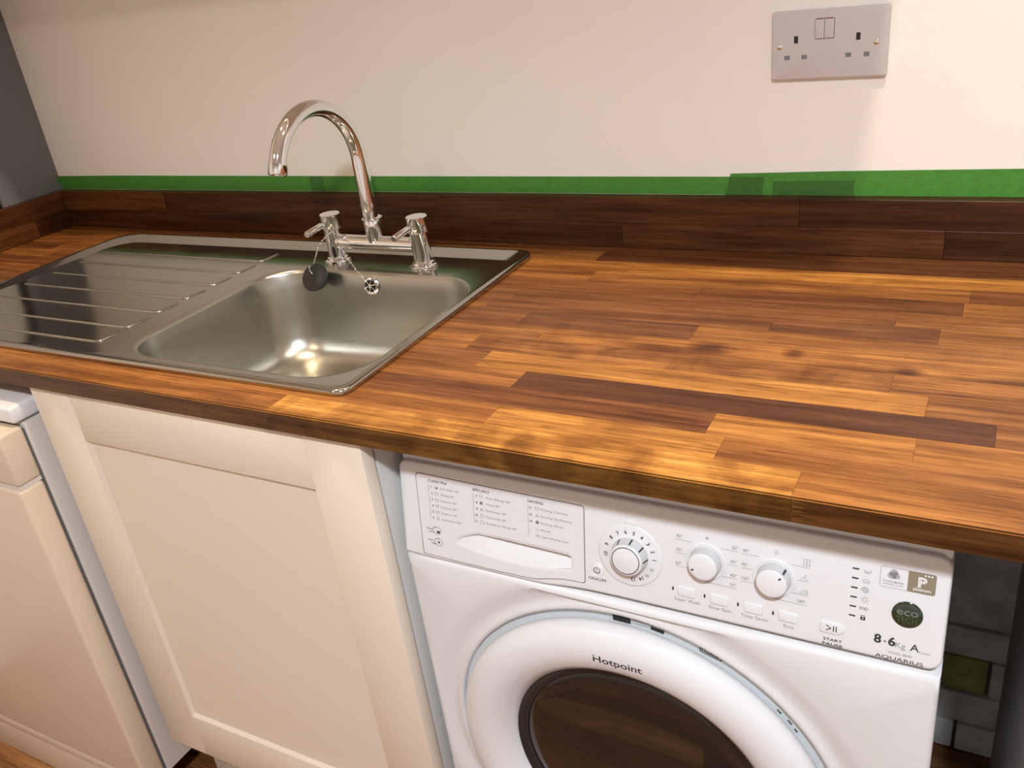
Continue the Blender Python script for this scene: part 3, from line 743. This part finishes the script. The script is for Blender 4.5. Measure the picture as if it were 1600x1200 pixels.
for i, (s, wd) in enumerate(zip(c2, w2)):
    v = 91.6-8.0*i
    dl(str(i+7), 106.4 if i < 3 else 104.6, v, None, 2.7, bold=0.02); dl(s, 119.3, v, wd, 2.6, mat=M_grey)
c3 = ['Drying Cottons', 'Drying Synthetics', 'Drying Wool', 'Rinse', 'Spin+Pump out']; w3 = [33, 37.5, 27, 11, 33]
for i, (s, wd) in enumerate(zip(c3, w3)):
    v = 90.4-8.3*i
    if i < 3: dl(str(i+12), 175.0, v, None, 2.7, bold=0.02)
    dl(s, 189.2, v, wd, 2.6, mat=M_grey)
strokes('divider_line', [[(42.2, 96.5), (42.2, 52)]], 0.4, M_grey, drw, WD)
strokes('divider_line', [[(102.8, 96), (102.8, 59)]], 0.4, M_grey, drw, WD)
strokes('divider_line', [[(173.4, 95), (173.4, 73)]], 0.4, M_grey, drw, WD)
strokes('divider_line', [[(173.4, 71), (173.4, 57)]], 0.4, M_grey, drw, WD)
def shirt(u, v, s=1.0):
    p = [(-2, -1.9), (-2, 0.3), (-3, -0.1), (-2.9, 1.6), (-1, 2), (-.5, 1.4), (.5, 1.4), (1, 2), (2.9, 1.6), (3, -0.1), (2, .3), (2, -1.9), (-2, -1.9)]
    q = [(u+a*s, v+b*s) for a, b in p]; q[-1] = q[0]; return [q]
def ball(u, v): return [circ(u, v, 2.0, n=14), [(u-1.6, v+.8), (u+1.6, v-.8)], [(u-1.7, v-.2), (u+.9, v-1.6)], [(u-.9, v+1.6), (u+1.7, v+.2)]]
def tri(u, v): return [[(u-2.2, v-1.6), (u, v+2), (u+2.2, v-1.6), (u-2.2, v-1.6)], [(u-1.2, v-.6), (u+1.2, v-.6)]]
def tub(u, v, s=1.0, extra=()): return [[(u-3*s, v+1.6*s), (u-2.2*s, v-1.6*s), (u+2.2*s, v-1.6*s), (u+3*s, v+1.6*s)]]+list(extra)
def icon(lists, parent=drw, w=WD, wd=0.42, mat=M_grey): return strokes('icon', lists, wd, mat, parent, w)
for i in range(6): icon(shirt(52.6, 93.4-7.9*i, .8) if i < 5 else tri(52.6, 93.4-7.9*i))
rpoly('icon', circ(53.2, 92.6, 1.0, n=10)[:-1], M_ink, drw, 0.55, WD)
icon([circ(113.3, 93.2, 2.6, 20, 160, 10)+circ(113.3, 92.8, 1.2, 180, 360, 6)+[circ(113.3, 93.2, 2.6, 20, 160, 10)[0]]])
rpoly('icon', circ(113.3, 85.0, 2.1, n=14)[:-1], M_grey, drw, 0.55, WD)
icon(tri(113.3, 77.0)); icon([circ(113.6, 69.0, 2.5), [(113.6, 70.8), (113.6, 69), (115, 69)]]); icon([[(110.8, 59.6), (111.2, 62.6), (114.2, 62.6), (116.6, 60.2), (116.6, 59.6), (110.8, 59.6)]])
icon(shirt(184.6, 91.8, .9)); icon(tri(184.6, 83.5)); rpoly('icon', circ(184.6, 75.2, 2.2, n=14)[:-1], M_grey, drw, 0.55, WD)
icon(tub(184.6, 66.8, .75)); icon(tub(184.6, 58.6, .75, [circ(184.6, 59.4, .9, n=10)]))
for (u, v, s1, s2) in ((49.4, 37.5, 'Wash', '& Dry'), (50.6, 22.6, 'Auto', 'Clean')):
    strokes('badge_ring', [circ(u, v, 5.6, n=26, ry=5.0)], 0.55, M_seam, drw, WD)
    dl(s1, u-14.5, v+0.2, 8.0, 1.7, bold=.02); dl(s2, u-10.5, v-3.6, 7.5, 1.7, bold=.02)
rpoly('icon', [(u_+50.2, v_+34.2) for u_, v_ in [(-1, 0), (3.4, 0), (3.4, 3), (-1, 3)]], M_ink, drw, .55, WD)
icon([circ(47.8, 39.4, 2.0, 0, 200, 10)]); rpoly('icon', circ(51.2, 22.2, 1.5, n=8)[:-1], M_ink, drw, .55, WD); icon([circ(50.2, 24.3, 2.2, 0, 200, 10)])

# programme dial
def pcyl(name, u, v, prof, mat, parent, n=48, ang=40):
    return lathe_obj(name, pw(u, v, 0), PN, [(r/1000, h/1000) for r, h in prof], mat, parent, n, True, True, ang)
DU, DV = 293.3, 58.5
dial = pcyl('programme_dial', DU, DV, [(36.0, -0.5), (35.6, 0.5), (34.5, 1.2), (33.4, 1.4), (21.0, 1.0), (20.6, 1.2), (18.0, 11.0), (0.01, 11.2)], M_white, wm, 64)
pcyl('dial_skirt', DU, DV, [(20.7, 1.0), (20.3, 2.4), (18.2, 11.6), (17.6, 12.4)], M_skirt, dial, 64)
pcyl('dial_cap', DU, DV, [(17.6, 12.3), (17.0, 13.1), (15.8, 13.6), (0.01, 13.8)], M_white, dial, 64)
nums = [('10', 186), ('9', 162), ('8', 140), ('7', 119), ('6', 99.5), ('5', 80), ('4', 60.5), ('3', 41), ('2', 21), ('1', 1), ('14', -62), ('13', -82)]
for s, a in nums:
    ar = math.radians(a); label(s, DU+27.2*math.cos(ar), DV+27.2*math.sin(ar), None, 4.0, parent=dial, bold=.02, w=1.45, rot=a-90, center=True)
for a in (-24, -44): icon(tub(DU+27.2*math.cos(math.radians(a)), DV+27.2*math.sin(math.radians(a)), .7, [circ(DU+27.2*math.cos(math.radians(a)), DV+27.2*math.sin(math.radians(a))+.4, .9, n=8)]), dial, 1.45)
for a in (122, 80, 41, 1):
    ar = math.radians(a); bm = bmesh.new()
    q = [pw(DU+math.cos(ar+dd_)*r_, DV+math.sin(ar+dd_)*r_, w_) for r_, w_, dd_ in ((20.6, 2.4, -.045), (20.6, 2.4, .045), (18.5, 11.6, .045), (18.5, 11.6, -.045))]
    bm.faces.new([bm.verts.new(p) for p in q]); link('dial_mark', bm_done(bm, 'dial_mark', False), M_ink, dial)
bm = bmesh.new()
k = 40; ri, ro = 14.6, 15.5
A_ = [bm.verts.new(pw(DU+ri*math.cos(2*math.pi*i/k), DV+ri*math.sin(2*math.pi*i/k), 13.85)) for i in range(k)]
B_ = [bm.verts.new(pw(DU+ro*math.cos(2*math.pi*i/k), DV+ro*math.sin(2*math.pi*i/k), 13.80)) for i in range(k)]
for i in range(k): bm.faces.new((A_[i], B_[i], B_[(i+1) % k], A_[(i+1) % k]))
link('cap_ring', bm_done(bm, 'cap_ring', False), M_ink, dial)
bevelled('dial_tab', [(DU-6, 93.5), (DU+8, 93.5), (DU+6.6, 98.8), (DU-4, 98.8)], 1.2, M_white, cpn, 0.8)
# two smaller knobs
for (u, v, ma) in ((374.2, 69.2, 205), (442.0, 66.8, 42)):
    kb = pcyl('selector_knob', u, v, [(20.8, -0.5), (20.6, 0.4), (19.8, 1.0), (18.6, 1.0), (17.6, 0.2), (16.6, 0.4), (15.0, 10.6), (0.01, 10.8)], M_white, wm, 48)
    pcyl('knob_skirt', u, v, [(16.8, 0.4), (16.4, 2.0), (15.2, 11.4), (14.6, 12.2)], M_skirt, kb, 48)
    pcyl('knob_cap', u, v, [(14.6, 12.1), (14.0, 12.8), (12.8, 13.2), (0.01, 13.3)], M_white, kb, 48)
    c, s = math.cos(math.radians(ma)), math.sin(math.radians(ma))
    strokes('knob_mark', [[(u+c*9.2, v+s*9.2), (u+c*12.2, v+s*12.2)]], 1.7, M_ink, kb, 13.4)
u, v = 442.0, 66.8; c, s = math.cos(math.radians(48)), math.sin(math.radians(48))
bm = bmesh.new(); q = [pw(u+math.cos(math.radians(48)+dd_)*r_, v+math.sin(math.radians(48)+dd_)*r_, w_) for r_, w_, dd_ in ((16.8, 2.0, -.07), (16.8, 2.0, .07), (15.5, 11.0, .07), (15.5, 11.0, -.07))]
bm.faces.new([bm.verts.new(p) for p in q]); link('knob_mark', bm_done(bm, 'knob_mark', False), M_ink, kb)
LB = [('90°', 346.6, 92.0), ('70°', 346.6, 76.7), ('60°', 346.2, 61.5), ('20°', 403.2, 90.9), ('40\'', 413.6, 90.3), ('30°', 402.4, 75.3), ('90\'', 412.9, 75.0), ('40°', 402.6, 60.2), ('150\'', 414.2, 59.7), ('50°', 402.6, 49.7), ('180\'', 468.6, 47.8)]
for s, u, v in LB: label(s, u, v, None, 3.5, M_grey, center=True)
LN = [[(342.6, 88.3), (359.6, 87.8)], [(342.8, 72.9), (353.7, 72.8)], [(342.7, 58.0), (359.5, 57.9)], [(389.5, 87.3), (406.8, 87.0)], [(410.1, 86.4), (427.3, 86.5)], [(396.0, 71.5), (406.1, 71.7)], [(410.0, 70.9), (420.4, 71.2)],
      [(389.2, 57.0), (406.1, 56.8)], [(409.6, 56.0), (426.1, 56.2)], [(373.9, 50.5), (374.0, 46.6), (406.4, 46.1)], [(441.8, 49.0), (442.0, 44.6), (474.0, 44.1)], [(457.7, 85.1), (474.4, 84.6)], [(463.2, 69.6), (473.9, 70.1)], [(457.1, 55.2), (474.1, 54.9)]]
for l in LN: strokes('scale_line', [l], 0.38, M_grey, cpn)
icon([[(374.9+2.0*math.cos(a), 95.4+2.0*math.sin(a)), (374.9-2.0*math.cos(a), 95.4-2.0*math.sin(a))] for a in (0, math.pi/3, 2*math.pi/3)], cpn, .12)
icon([circ(442.9, 94.6, 1.2, n=12)]+[[(442.9+1.8*math.cos(a), 94.6+1.8*math.sin(a)), (442.9+2.7*math.cos(a), 94.6+2.7*math.sin(a))] for a in [k*math.pi/4 for k in range(8)]], cpn, .12, .32)
icon([[(468.8, 86.9), (474.4, 86.9), (474.4, 93.4), (468.8, 93.4), (468.8, 86.9)], [(471.6, 86.9), (471.6, 93.4)], [(470.9, 90.6), (470.9, 89.6)], [(472.3, 90.6), (472.3, 89.6)]], cpn, .12)
icon([[(466.4, 71.4), (470.4, 74.0), (474.4, 71.4), (466.4, 71.4)], [(470.4, 74.0), (470.4, 75.2), (471.3, 76.0), (470.4, 76.6)]], cpn, .12)
icon([[(466.6, 56.4), (474.2, 56.4), (473.6, 60.6), (469.2, 60.6)], [(466.6, 56.4), (467.6, 58.4), (474.0, 58.6)]], cpn, .12)
# push buttons with their lights and captions
for (bu, bv, lu, lv, s, tu, tv, tw) in ((355.3, 30.0, 340.6, 30.9, 'Super Wash', 342.3, 18.2, 27.0), (389.4, 29.2, 374.1, 30.0, 'Slow Spin', 378.6, 17.4, 23.5), (423.5, 28.4, 408.2, 29.1, 'Time Saver', 411.4, 16.6, 27.5), (457.8, 27.6, 442.8, 28.2, 'Eco', 453.6, 15.4, 9.6)):
    strokes('button_seam', [[(a, b) for a, b in (lambda q: q+[q[0]])(rrect(bu-9.6, bu+9.6, bv-5.8, bv+5.8, 2.2, 4))]], 0.45, M_recess, cpn, 0.05)
    bevelled('push_button', rrect(bu-9.3, bu+9.3, bv-5.5, bv+5.5, 2.0, 4), 1.4, M_white, cpn, 0.9)
    rpoly('indicator_light', rrect(lu-0.9, lu+0.9, lv-2.0, lv+2.0, 0.4, 2), M_ink, cpn, 0, .2)
    label(s, tu, tv, tw, 3.5, M_grey)
pb = pcyl('power_button', 255.6, 33.0, [(8.2, -0.3), (8.1, 0.3), (7.6, 0.7), (7.0, 0.2), (6.4, 0.3), (5.8, 0.7), (0.01, 0.9)], M_white, wm, 40)
strokes('icon', [circ(255.6, 32.8, 3.4, 118, 422, 20), [(255.6, 37.2), (255.6, 32.9)]], 0.8, M_ink, pb, 1.0)
label('ON/OFF', 245.2, 19.4, 21, 3.4, M_ink, bold=.012)
sp_ = [(488.0, 20.2), (504.5, 20.2), (508.3, 22.6), (510.2, 26.6), (508.3, 30.6), (504.5, 33.0), (488.0, 33.0), (487.0, 32.0), (487.0, 21.2)]
strokes('button_seam', [sp_+[sp_[0]]], 0.6, M_recess, cpn, .05)
sb_ = bevelled('start_button', offset(sp_, 0.3), 1.4, M_white, cpn, .9)
strokes('icon', [[(493.2, 29.4), (497.6, 26.6), (493.2, 23.8)], [(500.0, 29.6), (500.0, 23.6)], [(502.4, 29.6), (502.4, 23.6)]], 0.95, M_ink, sb_, 1.5)
label('START', 491.2, 12.0, 17.2, 2.8, M_ink, bold=.02); label('PAUSE', 490.6, 7.0, 18.6, 2.8, M_ink, bold=.02)
for i in range(6):
    v = 94.1-9.85*i
    rpoly('indicator_light', rrect(512.3, 518.2, v-0.75, v+0.75, 0.5, 2), M_ink, cpn, 0, .2)
icon(tub(525.6, 93.2, 1.0, [[(524, 93), (525, 92.2), (526, 93), (527, 92.2)], [(524.6, 94.6), (524.6, 94.1)], [(526.6, 94.6), (526.6, 94.1)]]), cpn, .12)
icon(tub(524.9, 82.6, 1.0, [circ(524.9, 83.6, 1.5, 0, 180, 8), [(523.4, 82.4), (526.4, 82.4)]]), cpn, .12)
icon([[(524.8+(.3+k*.115)*math.cos(k*.55), 73.6+(.3+k*.115)*math.sin(k*.55)) for k in range(30)]], cpn, .12, .5)
icon([circ(525.0, 63.8, 1.8, n=14)]+[[(525+2.7*math.cos(a), 63.8+2.7*math.sin(a)), (525+3.9*math.cos(a), 63.8+3.9*math.sin(a))] for a in [k*math.pi/4 for k in range(8)]], cpn, .12)
label('END', 521.3, 52.9, 7.4, 2.9, M_ink)
rpoly('icon', rrect(522.6, 527.0, 42.0, 45.4, .6, 2), M_ink, cpn, 0, .12); icon([[(523.3, 45.2), (523.3, 47.0), (526.3, 47.0), (526.3, 45.2)]], cpn, .12, .6, M_ink)
rpoly('icon', circ(524.8, 43.8, .7, n=8)[:-1], M_white, cpn, .1, .2)
# fabric-care sticker and badge
SU0, SU1, SV0, SV1 = 536.5, 582.5, 81.6, 102.2
rpoly('care_sticker', rrect(SU0, SU1, SV0, SV1, 2.0, 4), M_white, cpn, 0, .10)
strokes('sticker_border', [(lambda q: q+[q[0]])(rrect(SU0, SU1, SV0, SV1, 2.0, 4))], 0.35, M_grey, cpn, .16)
rpoly('bronze_half', [(559.6, SV0)]+[(a, b) for a, b in rrect(540, SU1, SV0, SV1, 2.0, 4)[:10]]+[(559.6, SV1)], M_gold, cpn, 0, .15)
tre = []
for k in range(36):
    a = 2*math.pi*k/36; r = 4.7+0.75*math.cos(3*(a-math.pi/2)); tre.append((547.7+r*math.cos(a)*1.02, 95.2+r*math.sin(a)))
rpoly('emblem', tre, M_grey, cpn, .05, .15)
strokes('emblem_lines', [circ(547.7+2.6*math.cos(b), 95.2+2.6*math.sin(b), rr_, math.degrees(b)-75, math.degrees(b)+105, 10) for b in (math.pi/2, math.pi*7/6, math.pi*11/6) for rr_ in (0.7, 1.5, 2.2)], 0.28, M_white, cpn, .20)
label('WOOLMARK', 538.6, 86.8, 18.2, 1.9, M_grey, bold=.01); label('APPAREL CARE', 538.9, 84.2, 17.6, 1.4, M_grey, bold=.01)
label('P', 568.0, 88.0, 7.4, 9.2, M_white, bold=.045, w=.2); label('platinum', 564.6, 83.9, 14.6, 3.0, M_white, bold=.02, w=.2)
strokes('emblem_lines', [[(569.4, 88.3), (569.4, 96.0), (572.0, 96.0)]+circ(572.0, 93.9, 2.1, 90, -90, 8)+[(570.6, 91.8)]], 0.25, M_gold, cpn, .24)
for k in range(3): rpoly('star', circ(573.6+2.7*k, 100.0, 0.95, n=10)[:-1], M_white, cpn, .1, .2)
eb = pcyl('eco_badge', 562.0, 57.6, [(13.3, -0.2), (13.2, 0.8), (12.4, 1.5), (9, 1.9), (0.01, 2.1)], M_eco, wm, 48)
label('eco', 553.0, 57.6, 18.4, 7.6, M_ecotext, eb, bold=.02, w=2.2); label('TECH', 553.2, 50.2, 17.6, 5.8, M_ecogreen, eb, w=2.1)
label('8', 535.9, 22.2, 6.4, 8.6, M_ink, bold=.03); label('+', 543.8, 23.2, 3.4, 3.6, M_ink, bold=.01); label('6', 548.3, 22.0, 6.4, 8.6, M_ink, bold=.03)
label('Kg', 554.6, 21.4, 8.8, 5.6, M_skirt2, bold=.01); label('A', 567.2, 21.4, 7.6, 7.0, M_ink, bold=.012); label('Class', 574.6, 20.6, 9.6, 2.2, M_grey)
label('WDAL 8640', 548.9, 13.6, 20.6, 2.5, M_grey); label('AQUARIUS', 538.0, 7.2, 41.5, 3.6, M_ink, bold=.004)
# maker's name on the door ring
def ringpt(u, v):         # u, v in mm on the face of the ring
    rad = math.hypot(u-0.0, v)/1000
    prof = [(0.2130, 0.0212), (0.2020, 0.0228), (0.1910, 0.0218), (0.1805, 0.0180)]
    h = 0.0218
    for (r0, h0), (r1, h1) in zip(prof, prof[1:]):
        if r1 <= rad <= r0: h = h1+(h0-h1)*(rad-r1)/(r0-r1)
    return Vector((DC.x+u/1000, WY-h-0.0003, DC.z+v/1000))
label('Hotpoint', -27.5, 192.5, 57.5, 9.4, M_ink, dor, bold=.012, tf=ringpt, name='maker_name')
# stickers inside the recess
def recpt(u, v): return Vector((DC.x+u/1000, WY+0.0121, DC.z+v/1000))
def rsticker(name, pts, mat):
    bm = bmesh.new(); a = [bm.verts.new(recpt(*q)) for q in pts]; b = [bm.verts.new(recpt(*q)+Vector((0, .0003, 0))) for q in pts]
    bm.faces.new(a); n = len(pts)
    for i in range(n): bm.faces.new((a[i], b[i], b[(i+1) % n], a[(i+1) % n]))
    return link(name, bm_done(bm, name, False), mat, rc)

rsticker('warning_label', [(-15, 226.5), (6, 226.5), (6, 239), (-15, 239)], M_ink)
rsticker('small_label', [(29, 226.2), (44, 223.6), (44.8, 228.2), (29.6, 230.6)], M_ink)
def rline(a, b, wd=0.8):
    a, b = Vector(a), Vector(b); e = (b-a).normalized(); n_ = Vector((-e.y, e.x))*wd/2
    return [tuple(a-n_), tuple(b-n_), tuple(b+n_), tuple(a+n_)]
for a_, b_ in (((84, 213), (84, 224)), ((86.5, 214), (86.5, 223)), ((89, 214), (89, 223)), ((89, 214), (104, 209)), ((84, 213), (107, 205.5)), ((104, 209), (104, 216)), ((107, 205.5), (107, 214)), ((96.5, 211.5), (96.5, 219))):
    rsticker('book_symbol', rline(a_, b_, 0.9), M_ink)
for a_, b_ in (((166, 158), (170, 153.5)), ((177, 147), (181, 142)), ((184, 137), (187, 133))):
    rsticker('tick_mark', rline(a_, b_, 1.6), M_ink)

for k_ in range(7): rsticker('print_line', rline((8.5+2.9*k_, 233.2-.10*k_), (10.6+2.9*k_, 233.1-.10*k_), 0.9), M_grey)
rsticker('print_line', rline((8.5, 229.0), (26.5, 228.0), 0.6), M_skirt2)
